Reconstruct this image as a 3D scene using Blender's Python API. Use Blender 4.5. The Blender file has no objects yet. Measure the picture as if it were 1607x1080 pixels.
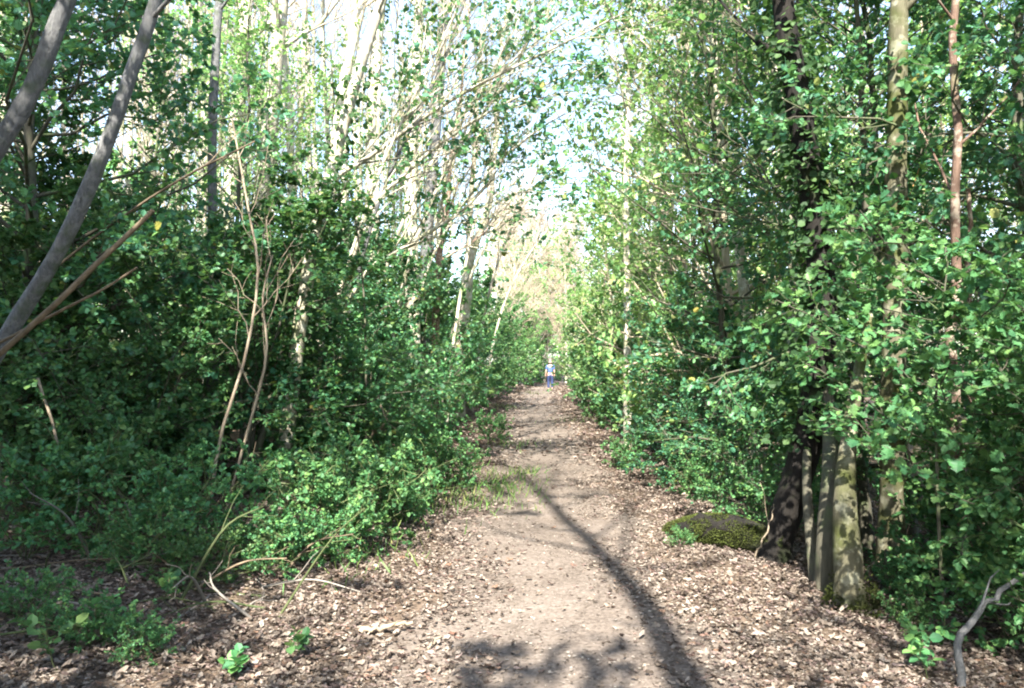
import bpy, math
import numpy as np
from mathutils import Vector

# ------------------------------------------------------------------ camera, light, exposure
SC = bpy.context.scene
COL = SC.collection
RAD = math.radians
F_PX, CXP, CYP = 1226.0, 803.5, 540.0            # focal length and centre of the 1607 x 1080 photograph, in pixels
CAM_Z, PITCH = 1.62, RAD(1.262)
cam_d = bpy.data.cameras.new('camera')
cam = bpy.data.objects.new('camera', cam_d)
COL.objects.link(cam)
cam.location = (0, 0, CAM_Z)
cam.rotation_euler = (RAD(90) + PITCH, 0, 0)
cam_d.sensor_width = 36
cam_d.lens = F_PX / 1607 * 36
cam_d.clip_start = 0.05
cam_d.clip_end = 2000
cam_d.dof.use_dof = True
cam_d.dof.focus_distance = 12
cam_d.dof.aperture_fstop = 5.0
SC.camera = cam

SUN_EL = RAD(47)
SUN_AZ = RAD(9)                                  # the light travels forward and this much towards +x
SUN_DIR = Vector((math.sin(SUN_AZ) * math.cos(SUN_EL), math.cos(SUN_AZ) * math.cos(SUN_EL), -math.sin(SUN_EL)))
sun_d = bpy.data.lights.new('sun', 'SUN')
sun_d.energy = 5.0
sun_d.angle = RAD(0.55)
sun_d.color = (1.0, 0.96, 0.89)
sun = bpy.data.objects.new('sun', sun_d)
COL.objects.link(sun)
sun.rotation_euler = SUN_DIR.to_track_quat('-Z', 'Y').to_euler()
sun.location = (0, -30, 30)

W = bpy.data.worlds.new('World')
SC.world = W
W.use_nodes = True
wn = W.node_tree.nodes
bg = wn['Background']
sky = wn.new('ShaderNodeTexSky')
sky.sky_type = 'NISHITA'
sky.sun_disc = False
sky.sun_elevation = SUN_EL
sky.sun_rotation = RAD(180) + SUN_AZ             # behind the camera
sky.dust_density = 1.2
sky.air_density = 1.0
bg.inputs['Strength'].default_value = 0.13
W.node_tree.links.new(sky.outputs[0], bg.inputs['Color'])

SC.view_settings.view_transform = 'Standard'
SC.view_settings.look = 'None'
SC.view_settings.exposure = 2.42
SC.view_settings.gamma = 1
SC.render.engine = 'CYCLES'
SC.cycles.max_bounces = 6
SC.cycles.diffuse_bounces = 4
SC.cycles.glossy_bounces = 2
SC.cycles.transmission_bounces = 4
SC.cycles.transparent_max_bounces = 4
SC.cycles.caustics_reflective = False
SC.cycles.caustics_refractive = False
SC.cycles.use_denoising = True
SC.cycles.filter_width = 2.0
SC.cycles.sample_clamp_indirect = 6.0

# ------------------------------------------------------------------ helpers: maths
def rngof(seed): return np.random.default_rng(seed)
def unit(v): return v / np.maximum(np.linalg.norm(v, axis=-1, keepdims=True), 1e-9)

def smooth(a, b, x):
    t = np.clip((x - a) / (b - a), 0, 1)
    return t * t * (3 - 2 * t)

PATH_Y = np.array([-30, -5, 3.9, 8, 15, 24, 34, 45, 52, 60, 75, 120.])
PATH_X = np.array([-0.5, 0.0, 0.24, 0.32, 0.58, 0.62, 1.05, 1.65, 2.3, 3.6, 7.5, 22.])
PATH_W = np.array([1.1, 1.1, 1.05, 1.0, 1.05, 1.15, 1.15, 1.1, 1.1, 1.1, 1.1, 1.1])
def path_x(y): return np.interp(y, PATH_Y, PATH_X)
def path_w(y): return np.interp(y, PATH_Y, PATH_W)

def height(x, y):
    x = np.asarray(x, float); y = np.asarray(y, float)
    u = x - path_x(y)
    z = -0.22 * smooth(1.5, 2.9, u) * (1 - smooth(4.2, 6.5, u)) + 0.25 * smooth(5, 12, u)
    z = z + 0.16 * smooth(1.3, 3.2, -u) + 0.25 * smooth(5, 14, -u)
    z = z + 0.018 * np.sin(2.1 * x + 1.3 * y) + 0.014 * np.sin(3.7 * x - 2.9 * y + 1) + 0.02 * np.sin(0.9 * y + .4 * x + 2)
    z = z + 0.012 * np.sin(6.1 * x + 5.3 * y + 2.2) * smooth(.7, 1.4, np.abs(u))
    z = z - 0.03 * (1 - smooth(0.3, 1.0, np.abs(u)))
    return z
def hz(x, y): return float(height(x, y))

def P(px, py, Y):                                 # a pixel of the photograph at the depth Y
    d = np.array([(px - CXP) / F_PX, math.cos(PITCH), math.sin(PITCH)])
    k = (CYP - py) / F_PX
    d = d + k * np.array([0, -math.sin(PITCH), math.cos(PITCH)])
    return d * (Y / d[1]) + np.array([0, 0, CAM_Z])

def G(px, py):                                    # the ground point under a pixel
    Y = 5.0
    for _ in range(30):
        p = P(px, py, Y)
        k = (CAM_Z - p[2]) / Y
        Y = 0.5 * Y + 0.5 * (CAM_Z - hz(p[0], Y)) / max(k, 1e-4)
    p = P(px, py, Y); p[2] = hz(p[0], p[1])
    return p

def resample(pts, K):
    pts = np.asarray(pts, float)
    n = len(pts)
    if n == 2:
        s = np.linspace(0, 1, K)[:, None]
        return pts[0] * (1 - s) + pts[1] * s
    ext = np.vstack([2 * pts[0] - pts[1], pts, 2 * pts[-1] - pts[-2]])
    out = []
    for u in np.linspace(0, n - 1, K):
        i = min(int(u), n - 2); f = u - i
        a, b, c, d = ext[i], ext[i + 1], ext[i + 2], ext[i + 3]
        out.append(0.5 * (2 * b + (c - a) * f + (2 * a - 5 * b + 4 * c - d) * f * f + (3 * b - a - 3 * c + d) * f ** 3))
    return np.array(out)

# ------------------------------------------------------------------ helpers: meshes
class MB:
    """collects vertices and polygons in arrays; build() links them as one mesh object"""
    def __init__(s): s.v = []; s.f = []; s.n = 0
    def add(s, verts, faces, mat=0, smooth_=False):
        faces = np.asarray(faces)
        s.v.append(np.asarray(verts, np.float32).reshape(-1, 3))
        s.f.append((faces + s.n, mat, smooth_))
        s.n += len(s.v[-1])
    def mesh(s, name, mats):
        me = bpy.data.meshes.new(name)
        v = np.vstack(s.v)
        me.vertices.add(len(v)); me.vertices.foreach_set('co', v.ravel())
        loops = np.concatenate([f.ravel() for f, _, _ in s.f]).astype(np.int32)
        tot = np.concatenate([np.full(len(f), f.shape[1], np.int32) for f, _, _ in s.f])
        mi = np.concatenate([np.full(len(f), m, np.int32) for f, m, _ in s.f])
        sm = np.concatenate([np.full(len(f), k, bool) for f, _, k in s.f])
        st = np.concatenate([[0], np.cumsum(tot)[:-1]]).astype(np.int32)
        me.loops.add(len(loops)); me.loops.foreach_set('vertex_index', loops)
        me.polygons.add(len(tot)); me.polygons.foreach_set('loop_start', st)
        try: me.polygons.foreach_set('loop_total', tot)
        except Exception: pass
        me.polygons.foreach_set('material_index', mi)
        me.polygons.foreach_set('use_smooth', sm)
        for m in mats: me.materials.append(m)
        me.update(calc_edges=True)
        return me
    def build(s, name, mats, parent=None):
        o = bpy.data.objects.new(name, s.mesh(name, mats if isinstance(mats, (list, tuple)) else [mats]))
        COL.objects.link(o)
        if parent: o.parent = parent
        return o

def tubes(mb, Pt, R, S, mat=0, cap=False, ripple=None):
    Pt = np.asarray(Pt, float); R = np.asarray(R, float)
    if Pt.ndim == 2: Pt = Pt[None]; R = R[None]
    N, K, _ = Pt.shape
    T = unit(np.gradient(Pt, axis=1))
    ref = np.where(np.abs(T.mean(1)[:, 2:3]) > 0.75, np.array([[1., 0, 0]]), np.array([[0, 0, 1.]]))[:, None, :]
    A = unit(np.cross(T, np.broadcast_to(ref, T.shape)))
    B = np.cross(T, A)
    th = np.arange(S) * 2 * math.pi / S
    rr = R[:, :, None] * (np.ones((1, 1, S)) if ripple is None else ripple)
    ring = Pt[:, :, None, :] + rr[..., None] * (np.cos(th)[None, None, :, None] * A[:, :, None, :] + np.sin(th)[None, None, :, None] * B[:, :, None, :])
    base = (np.arange(N) * K * S)[:, None, None] + (np.arange(K - 1) * S)[None, :, None]
    j = np.arange(S)[None, None, :]; j2 = (j + 1) % S
    q = np.stack(np.broadcast_arrays(base + j, base + j2, base + S + j2, base + S + j), -1).reshape(-1, 4)
    mb.add(ring.reshape(-1, 3), q, mat, S > 3)
    if cap:
        for i in range(N):
            mb.add(ring[i, -1], np.arange(S)[None, :], mat)
            mb.add(ring[i, 0], np.arange(S)[::-1][None, :], mat)

def lengths(Pt): return np.linalg.norm(np.diff(Pt, axis=1), axis=2).sum(1)

def along(Pt, R, t):
    N, K, _ = Pt.shape
    x = np.clip(t, 0, 0.9999) * (K - 1); i = x.astype(int); f = (x - i)
    ar = np.arange(N)[:, None]
    b = Pt[ar, i] * (1 - f[..., None]) + Pt[ar, i + 1] * f[..., None]
    tg = unit(Pt[ar, i + 1] - Pt[ar, i])
    r = R[ar, i] * (1 - f) + R[ar, i + 1] * f if R is not None else None
    return b, tg, r

def sprout(Pt, R, n, rg, t0=.2, t1=1, ang=50, angs=12, length=None, ratio=.45, up=0.1, K=4, rr=.6, flat=0., wig=.06, tip=.25, azi=None):
    """n children on every polyline of Pt; returns their polylines and radii"""
    N = len(Pt)
    t = t0 + (np.arange(n)[None, :] + rg.random((N, n))) / n * (t1 - t0)
    b, tg, r = along(Pt, R, t)
    L = lengths(Pt)[:, None]
    ln = length(t) if length is not None else ratio * L * (1.15 - .65 * t)
    ln = np.broadcast_to(ln, t.shape) * rg.uniform(.65, 1.3, t.shape)
    z = np.broadcast_to(np.array([0, 0, 1.]), tg.shape)
    alt = np.where(np.abs(tg[..., 2:3]) > .93, np.array([1., .1, 0]), z)
    p1 = unit(np.cross(tg, alt)); p2 = np.cross(p1, tg)
    if azi is None:
        az = np.arange(n)[None, :] * 2.39996 + rg.uniform(0, 6.28, (N, 1)) + rg.normal(0, .4, t.shape)
        if flat > 0:
            side = (np.arange(n)[None, :] % 2) * math.pi + rg.normal(0, .35 + (1 - flat), t.shape)
            az = np.where(rg.random(t.shape) < flat, side, az)
    else: az = azi(t)
    dp = np.cos(az)[..., None] * p1 + np.sin(az)[..., None] * p2
    a = np.radians(ang(t) if callable(ang) else ang) + np.radians(rg.normal(0, angs, t.shape))
    d = unit(np.cos(a)[..., None] * tg + np.sin(a)[..., None] * dp)
    s = np.linspace(0, 1, K)[None, None, :, None]
    ln4 = ln[..., None, None]
    pts = b[:, :, None, :] + ln4 * s * d[:, :, None, :] + (s ** 2) * ln4 * up * np.array([0, 0, 1.])
    if wig: pts = pts + rg.normal(0, wig, pts.shape) * ln4 * np.minimum(s, .7)
    rad = (rr * r)[..., None] * (1 - (1 - tip) * s[..., 0])
    return pts.reshape(-1, K, 3), rad.reshape(-1, K)

# leaf shapes: (along, across, lift) and faces
def _holly():
    mid = [(0, 0, 0), (.25, 0, .02), (.5, 0, .02), (.75, 0, 0), (1.02, 0, -.06)]
    sd = [(.13, .19, .05), (.26, .40, .11), (.38, .24, .05), (.52, .46, .13), (.64, .24, .04), (.77, .36, .08), (.88, .13, 0)]
    v = mid + [(a, b, c) for a, b, c in sd] + [(a, -b, c) for a, b, c in sd]
    f = []
    for o, flip in ((5, 0), (12, 1)):
        ch = [(0, 1, o + 1, o), (1, 2, o + 3, o + 2), (2, 3, o + 5, o + 4), (1, o + 2, o + 1, 1), (2, o + 4, o + 3, 2), (3, 4, o + 6, o + 5)]
        for q in ch: f.append(q[::-1] if flip else q)
    quads = [q for q in f if len(set(q)) == 4]; tris = [tuple(dict.fromkeys(q)) for q in f if len(set(q)) == 3]
    return np.array(v), [np.array(quads), np.array(tris)]
HOLLY = _holly()
OVAL = (np.array([(0, 0, 0), (.3, .36, .09), (.72, .30, .05), (1, 0, -.05), (.72, -.30, .05), (.3, -.36, .09)]), [np.array([(0, 3, 2, 1), (0, 5, 4, 3)])])
DIAM = (np.array([(0, 0, 0), (.5, .38, .08), (1, 0, 0), (.5, -.38, .08)]), [np.array([(0, 2, 1), (0, 3, 2)])])
BLADE = (np.array([(0, .03, 0), (0, -.03, 0), (.55, .022, .12), (.55, -.022, .12), (1, 0, -.02)]), [np.array([(0, 1, 3, 2)]), np.array([(2, 3, 4)])])
DRY = (np.array([(0, 0, 0), (.2, .13, .10), (.45, .24, .02), (.62, .15, .16), (.8, .17, .20), (1.0, .02, .24), (.85, -.12, .16), (.6, -.2, .05), (.42, -.12, .10), (.2, -.16, .16), (.5, .02, -.05), (.75, 0, .03)]),
       [np.array([(0, 10, 2, 1), (10, 11, 3, 2), (11, 5, 4, 3), (0, 9, 8, 10), (10, 8, 7, 11), (11, 7, 6, 5)])])

def leaves(mb, pos, d, nrm, ln, shape, wid=1.0, mat=0):
    v, fs = shape
    d = unit(d); side = unit(np.cross(nrm, d)); nn = np.cross(d, side)
    ln = np.broadcast_to(np.asarray(ln, float), (len(pos),))
    wid = np.broadcast_to(np.asarray(wid, float), (len(pos),))
    co = pos[:, None, :] + ln[:, None, None] * (v[None, :, 0:1] * d[:, None, :] + wid[:, None, None] * v[None, :, 1:2] * side[:, None, :] + v[None, :, 2:3] * nn[:, None, :])
    off = (np.arange(len(pos)) * len(v))[:, None, None]
    first = True
    co = co.reshape(-1, 3)
    start = mb.n
    mb.v.append(co.astype(np.float32)); mb.n += len(co)
    for f in fs:
        mb.f.append(((f[None] + off).reshape(-1, f.shape[1]) + start, mat, False))

def leaves_on(mb, Pt, R, n, rg, ln, shape, t0=.1, ang=52, flat=.6, lift=.5, wid=1.0, mat=0, lvar=.3, droop=0.1):
    lvar = lvar + .15
    tw, _ = sprout(Pt, R if R is not None else np.ones(Pt.shape[:2]), n, rg, t0, 1.0, ang, 18, length=lambda t: np.full(t.shape, 1.0), up=0, K=2, wig=0, flat=flat)
    b = tw[:, 0]; d = unit(tw[:, 1] - tw[:, 0] - np.array([0, 0, droop]))
    nrm = unit(rg.normal(0, .55, d.shape) + np.array([0, 0, lift * 2]))
    leaves(mb, b, d, nrm, ln * rg.uniform(1 - lvar, 1 + lvar, len(b)), shape, wid * rg.uniform(.8, 1.2, len(b)), mat)
    return len(b)

# ------------------------------------------------------------------ materials
def newmat(name):
    m = bpy.data.materials.new(name); m.use_nodes = True
    nt = m.node_tree
    for n in list(nt.nodes): nt.nodes.remove(n)
    return m, nt, nt.nodes.new, nt.links.new

def ramp(nt, stops, interp='LINEAR'):
    r = nt.nodes.new('ShaderNodeValToRGB'); r.color_ramp.interpolation = interp
    e = r.color_ramp.elements
    while len(e) < len(stops): e.new(.5)
    for k, (p, c) in enumerate(stops): e[k].position = p; e[k].color = (*c, 1)
    return r

def leaf_mat(name, stops, rough=.36, trans=.28, under=1.5, spec=.5, tcol=(.15, .31, .06)):
    m, nt, N, L = newmat(name)
    g = N('ShaderNodeNewGeometry'); oi = N('ShaderNodeObjectInfo')
    r = ramp(nt, stops); L(g.outputs['Random Per Island'], r.inputs[0])
    hs = N('ShaderNodeHueSaturation'); L(r.outputs[0], hs.inputs['Color'])
    mr = N('ShaderNodeMapRange'); mr.inputs[3].default_value = .72; mr.inputs[4].default_value = 1.3
    L(oi.outputs['Random'], mr.inputs[0]); L(mr.outputs[0], hs.inputs['Value'])
    mr2 = N('ShaderNodeMapRange'); mr2.inputs[3].default_value = .48; mr2.inputs[4].default_value = .52
    L(oi.outputs['Random'], mr2.inputs[0]); L(mr2.outputs[0], hs.inputs['Hue'])
    mul = N('ShaderNodeMix'); mul.data_type = 'RGBA'; mul.blend_type = 'MULTIPLY'
    L(g.outputs['Backfacing'], mul.inputs[0]); L(hs.outputs[0], mul.inputs[6]); mul.inputs[7].default_value = (under * 1.1, under, under * 1.1, 1)
    pb = N('ShaderNodeBsdfPrincipled'); L(mul.outputs[2], pb.inputs['Base Color'])
    pb.inputs['Roughness'].default_value = rough; pb.inputs['Specular IOR Level'].default_value = spec
    tr = N('ShaderNodeBsdfTranslucent')
    mt = N('ShaderNodeMix'); mt.data_type = 'RGBA'; mt.inputs[0].default_value = .6
    L(hs.outputs[0], mt.inputs[6]); mt.inputs[7].default_value = (*tcol, 1); L(mt.outputs[2], tr.inputs['Color'])
    mx = N('ShaderNodeMixShader'); mx.inputs[0].default_value = trans
    L(pb.outputs[0], mx.inputs[1]); L(tr.outputs[0], mx.inputs[2])
    o = N('ShaderNodeOutputMaterial'); L(mx.outputs[0], o.inputs[0])
    return m

def bark_mat(name, a, b, moss=None, moss_amt=.45, scale=5, bump=.5, rough=.85, stretch=.22, patch=None):
    m, nt, N, L = newmat(name)
    tc = N('ShaderNodeTexCoord'); mp = N('ShaderNodeMapping'); mp.inputs['Scale'].default_value = (1, 1, stretch)
    oi = N('ShaderNodeObjectInfo')
    L(tc.outputs['Object'], mp.inputs[0])
    n1 = N('ShaderNodeTexNoise'); n1.inputs['Scale'].default_value = scale * 5; n1.inputs['Detail'].default_value = 6; n1.inputs['Roughness'].default_value = .7
    L(mp.outputs[0], n1.inputs['Vector'])
    r = ramp(nt, [(.3, a), (.7, b)]); L(n1.outputs[0], r.inputs[0])
    col = r.outputs[0]
    n2 = N('ShaderNodeTexNoise'); n2.inputs['Scale'].default_value = scale * .8; n2.inputs['Detail'].default_value = 5
    L(tc.outputs['Object'], n2.inputs['Vector'])
    if patch:
        mx = N('ShaderNodeMix'); mx.data_type = 'RGBA'
        n3 = N('ShaderNodeTexNoise'); n3.inputs['Scale'].default_value = scale * 1.7; n3.inputs['Detail'].default_value = 4; n3.inputs['Roughness'].default_value = .65
        L(tc.outputs['Object'], n3.inputs['Vector'])
        rp = ramp(nt, [(.52, (0, 0, 0)), (.6, (1, 1, 1))]); L(n3.outputs[0], rp.inputs[0])
        L(rp.outputs[0], mx.inputs[0]); L(col, mx.inputs[6]); mx.inputs[7].default_value = (*patch, 1); col = mx.outputs[2]
    if moss:
        mx = N('ShaderNodeMix'); mx.data_type = 'RGBA'
        rm = ramp(nt, [(1 - moss_amt - .08, (0, 0, 0)), (1 - moss_amt + .12, (1, 1, 1))]); L(n2.outputs[0], rm.inputs[0])
        L(rm.outputs[0], mx.inputs[0]); L(col, mx.inputs[6]); mx.inputs[7].default_value = (*moss, 1); col = mx.outputs[2]
    hs = N('ShaderNodeHueSaturation'); L(col, hs.inputs['Color'])
    mr = N('ShaderNodeMapRange'); mr.inputs[3].default_value = .7; mr.inputs[4].default_value = 1.15
    L(oi.outputs['Random'], mr.inputs[0]); L(mr.outputs[0], hs.inputs['Value'])
    bp = N('ShaderNodeBump'); bp.inputs['Strength'].default_value = bump; bp.inputs['Distance'].default_value = .02; L(n1.outputs[0], bp.inputs['Height'])
    pb = N('ShaderNodeBsdfPrincipled'); L(hs.outputs[0], pb.inputs['Base Color']); pb.inputs['Roughness'].default_value = rough
    pb.inputs['Specular IOR Level'].default_value = .25
    L(bp.outputs[0], pb.inputs['Normal'])
    o = N('ShaderNodeOutputMaterial'); L(pb.outputs[0], o.inputs[0])
    return m

def dirt_mat(name, stops, scale, fine, bump):
    m, nt, N, L = newmat(name)
    tc = N('ShaderNodeTexCoord')
    n1 = N('ShaderNodeTexNoise'); n1.inputs['Scale'].default_value = scale; n1.inputs['Detail'].default_value = 8; n1.inputs['Roughness'].default_value = .68
    n2 = N('ShaderNodeTexNoise'); n2.inputs['Scale'].default_value = fine; n2.inputs['Detail'].default_value = 6; n2.inputs['Roughness'].default_value = .7
    v = N('ShaderNodeTexVoronoi'); v.inputs['Scale'].default_value = fine * 1.6; v.inputs['Randomness'].default_value = 1
    for n in (n1, n2, v): L(tc.outputs['Object'], n.inputs['Vector'])
    ad = N('ShaderNodeMath'); ad.operation = 'MULTIPLY_ADD'; L(n1.outputs[0], ad.inputs[0]); ad.inputs[1].default_value = .5
    m2 = N('ShaderNodeMath'); m2.operation = 'MULTIPLY'; L(n2.outputs[0], m2.inputs[0]); m2.inputs[1].default_value = .35
    L(m2.outputs[0], ad.inputs[2])
    a2 = N('ShaderNodeMath'); a2.operation = 'MULTIPLY_ADD'; sp = N('ShaderNodeSeparateColor'); L(v.outputs['Color'], sp.inputs[0])
    L(sp.outputs[0], a2.inputs[0]); a2.inputs[1].default_value = .15; L(ad.outputs[0], a2.inputs[2])
    r = ramp(nt, stops); L(a2.outputs[0], r.inputs[0])
    bp = N('ShaderNodeBump'); bp.inputs['Strength'].default_value = bump; bp.inputs['Distance'].default_value = .03; L(a2.outputs[0], bp.inputs['Height'])
    pb = N('ShaderNodeBsdfPrincipled'); L(r.outputs[0], pb.inputs['Base Color']); pb.inputs['Roughness'].default_value = .95
    pb.inputs['Specular IOR Level'].default_value = .15
    L(bp.outputs[0], pb.inputs['Normal'])
    o = N('ShaderNodeOutputMaterial'); L(pb.outputs[0], o.inputs[0])
    return m

def plain(name, col, rough=.8):
    m, nt, N, L = newmat(name)
    n = N('ShaderNodeTexNoise'); n.inputs['Scale'].default_value = 30; tc = N('ShaderNodeTexCoord'); L(tc.outputs['Object'], n.inputs['Vector'])
    r = ramp(nt, [(.3, tuple(c * .85 for c in col)), (.7, tuple(min(1, c * 1.12) for c in col))]); L(n.outputs[0], r.inputs[0])
    pb = N('ShaderNodeBsdfPrincipled'); L(r.outputs[0], pb.inputs['Base Color']); pb.inputs['Roughness'].default_value = rough
    o = N('ShaderNodeOutputMaterial'); L(pb.outputs[0], o.inputs[0])
    return m

M_HOLLY = leaf_mat('holly leaves', [(0, (.026, .092, .048)), (.5, (.05, .152, .068)), (.86, (.09, .215, .075)), (.97, (.13, .22, .06)), (1, (.20, .18, .04))], .43, .34, spec=.36)
M_BRIGHT = leaf_mat('yellow green leaves', [(0, (.085, .20, .07)), (.5, (.17, .31, .10)), (.9, (.27, .40, .12)), (1, (.34, .38, .13))], .42, .46, 1.25, .4, (.25, .48, .10))
M_LOW = leaf_mat('bramble leaves', [(0, (.034, .11, .042)), (.6, (.072, .18, .062)), (1, (.14, .25, .07))], .5, .32, 1.3, .3)
M_IVY = leaf_mat('ivy leaves', [(0, (.018, .055, .018)), (.7, (.035, .09, .028)), (1, (.07, .14, .04))], .6, .25, 1.2, .25)
M_DRY = leaf_mat('dry leaves', [(0, (.036, .027, .020)), (.3, (.095, .074, .056)), (.6, (.18, .144, .11)), (.92, (.29, .245, .195)), (1, (.16, .095, .058))], .7, .12, 1.1, .25, (.3, .2, .1))
M_CRUMB = leaf_mat('trodden leaf crumbs', [(0, (.05, .038, .029)), (.4, (.12, .096, .076)), (.8, (.2, .165, .135)), (1, (.30, .26, .215))], .8, .05, 1.05, .2, (.3, .2, .1))
M_GRASS = leaf_mat('grass blades', [(0, (.06, .13, .03)), (.6, (.11, .2, .045)), (1, (.25, .25, .09))], .5, .35, 1.1, .3)
M_BARK = bark_mat('pale bark', (.27, .235, .165), (.50, .45, .34), (.20, .23, .10), .40, patch=(.58, .55, .45))
M_GREY = bark_mat('grey bark', (.075, .075, .075), (.2, .197, .19), (.08, .10, .055), .38, scale=11, bump=1, patch=(.20, .195, .185))
M_TWIG = bark_mat('tan twigs', (.26, .21, .14), (.46, .39, .28), None, scale=3)
M_STEM = bark_mat('holly stem bark', (.05, .046, .032), (.125, .115, .08), (.08, .12, .04), .42)
M_DARK = bark_mat('shade darkened bark', (.007, .006, .005), (.02, .016, .012), (.03, .045, .012), .36, bump=.9)  # dark bark taken down to near black, shade included in the colour
M_RED = bark_mat('reddish flaking bark', (.09, .055, .04), (.22, .14, .10), (.17, .16, .09), .36, bump=.8, patch=(.36, .29, .22))
M_MOSSY = bark_mat('mossy bark', (.065, .06, .036), (.16, .145, .09), (.06, .07, .016), .48, patch=(.24, .23, .16))
M_MOSS = bark_mat('moss', (.02, .03, .006), (.075, .09, .014), (.02, .02, .01), .42, scale=9, bump=1, stretch=1)
M_DEAD = bark_mat('dead wood', (.18, .135, .09), (.33, .27, .19), None, scale=4)
M_STEM2 = bark_mat('brown dead wood', (.09, .066, .042), (.2, .15, .095), None, scale=4)
M_GREYDEAD = bark_mat('weathered dead wood', (.13, .11, .09), (.27, .24, .2), None, scale=4)
M_GREENSTEM = bark_mat('green bramble stem', (.05, .07, .025), (.11, .125, .05), None, scale=4)
M_GROUND = dirt_mat('leaf mould', [(.3, (.03, .021, .014)), (.45, (.075, .054, .038)), (.6, (.14, .102, .073)), (.75, (.2, .16, .12))], 2.2, 26, .9)
M_PATH = dirt_mat('trodden earth', [(.34, (.056, .043, .033)), (.45, (.112, .089, .071)), (.56, (.158, .128, .104)), (.72, (.225, .187, .157))], 1.5, 34, .85)

# ------------------------------------------------------------------ helpers: things
def tag(o, label, cat, group=None, kind=None):
    o['label'] = label; o['category'] = cat
    if group: o['group'] = group
    if kind: o['kind'] = kind
    return o

def thing(name, label, cat, loc, group=None):
    o = bpy.data.objects.new(name, None); COL.objects.link(o)
    o.empty_display_size = .2
    o.location = loc
    return tag(o, label, cat, group)

def dup(root, loc, rz, sc, label, group=None, tilt=(0, 0)):
    r = root.copy(); COL.objects.link(r)
    r.location = loc; r.rotation_euler = (tilt[0], tilt[1], rz); r.scale = sc if isinstance(sc, tuple) else (sc, sc, sc)
    r['label'] = label
    if group: r['group'] = group
    elif 'group' in r: del r['group']
    for ch in list(root.children):
        c = ch.copy(); COL.objects.link(c); c.parent = r
    return r

class Stand:
    """a kind of plant: the first place moves the original, later ones copy it"""
    def __init__(s, root): s.root = root; s.used = False
    def put(s, x, y, rz, sc, label, group=None, tilt=(0, 0), sink=.03):
        loc = (x, y, hz(x, y) - sink)
        if s.used: return dup(s.root, loc, rz, sc, label, group, tilt)
        s.used = True; r = s.root
        r.location = loc; r.rotation_euler = (tilt[0], tilt[1], rz); r.scale = sc if isinstance(sc, tuple) else (sc, sc, sc)
        r['label'] = label
        if group: r['group'] = group
        return r

# ------------------------------------------------------------------ the ground and the path
def build_ground():
    xs = np.unique(np.concatenate([np.linspace(-8, 9, 171), np.linspace(-40, 40, 81), np.array([-700, -400, -200, -100, -60, 60, 100, 200, 400, 700.])]))
    ys = np.unique(np.concatenate([np.linspace(-6, 30, 300), np.linspace(30, 80, 120), np.linspace(-40, -6, 30), np.array([-300, -120, 100, 130, 180, 260, 400, 700.])]))
    X, Y = np.meshgrid(xs, ys)
    Z = height(X, Y)
    w = len(xs)
    i = (np.arange(len(ys) - 1)[:, None] * w + np.arange(w - 1)[None, :]).ravel()
    mb = MB(); mb.add(np.stack([X, Y, Z], -1).reshape(-1, 3), np.stack([i, i + 1, i + w + 1, i + w], -1), 0, True)
    tag(mb.build('ground', M_GROUND), 'brown woodland floor of leaf mould under the trees', 'ground', kind='structure')
    ys = np.linspace(-20, 75, 620); us = np.linspace(-1, 1, 25)
    U, Y = np.meshgrid(us, ys)
    wob = 1 + .10 * np.sin(Y * 1.9) + .08 * np.sin(Y * 4.3 + 1) + .05 * np.sin(Y * 9.1)
    wob2 = 1 + .10 * np.sin(Y * 1.6 + 2) + .09 * np.sin(Y * 3.7 + 4) + .05 * np.sin(Y * 8.3)
    X = path_x(Y) + U * path_w(Y) * .86 * np.where(U < 0, wob, wob2)
    Z = height(X, Y) + .012 - .009 * np.abs(U) ** 6
    w = len(us)
    i = (np.arange(len(ys) - 1)[:, None] * w + np.arange(w - 1)[None, :]).ravel()
    mb = MB(); mb.add(np.stack([X, Y, Z], -1).reshape(-1, 3), np.stack([i, i + 1, i + w + 1, i + w], -1), 0, True)
    tag(mb.build('path', M_PATH), 'beige trodden earth path running between the holly thickets', 'path', kind='structure')
build_ground()

def scatter(mb, n, rg, y0, y1, half, size, shape, density, lift=.012, power=1.0, tilt=.45):
    y = y0 + (y1 - y0) * rg.random(n) ** power
    x = path_x(y) + rg.uniform(-half, half, n)
    u = x - path_x(y)
    k = rg.random(n) < density(u, y)
    x, y = x[k], y[k]
    z = height(x, y) + rg.uniform(.004, lift, len(x))
    a = rg.uniform(0, 6.283, len(x))
    d = np.stack([np.cos(a), np.sin(a), rg.normal(0, .18, len(x))], -1)
    nr = unit(np.stack([rg.normal(0, tilt, len(x)), rg.normal(0, tilt, len(x)), np.ones(len(x))], -1))
    leaves(mb, np.stack([x, y, z], -1), d, nr, size * rg.uniform(.35, 1.75, len(x)), shape, rg.uniform(.7, 1.3, len(x)))

rg = rngof(5)
def edge(u, y):
    clump = .75 + .35 * np.sin(3.1 * u + 2.2 * y) * np.sin(1.7 * y - 2.4 * u)
    wob = .16 * np.sin(1.3 * y + .5) + .12 * np.sin(2.9 * y + 2) + .07 * np.sin(6.3 * y)
    return np.clip((np.abs(u - .05) - .28 + wob) / .95, 0.05, 1) * clump
mb = MB()
scatter(mb, 150000, rg, 3.0, 13, 5.0, .038, DRY, edge, .035, 1.3, .7)
scatter(mb, 40000, rg, 12, 34, 4.5, .075, DRY, edge, .04, 1.2, .7)
scatter(mb, 9000, rg, 32, 60, 4.0, .14, DRY, edge, .04)
tag(mb.build('leaf_litter', M_DRY), 'dry tan fallen leaves covering both verges of the path', 'leaf litter', kind='stuff')
mb = MB()
def mid(u, y): return np.clip(.25 + .8 * np.abs(u), .1, 1) * (.35 + .7 * np.sin(2.3 * u + 1.1 * y) ** 2)
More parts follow.
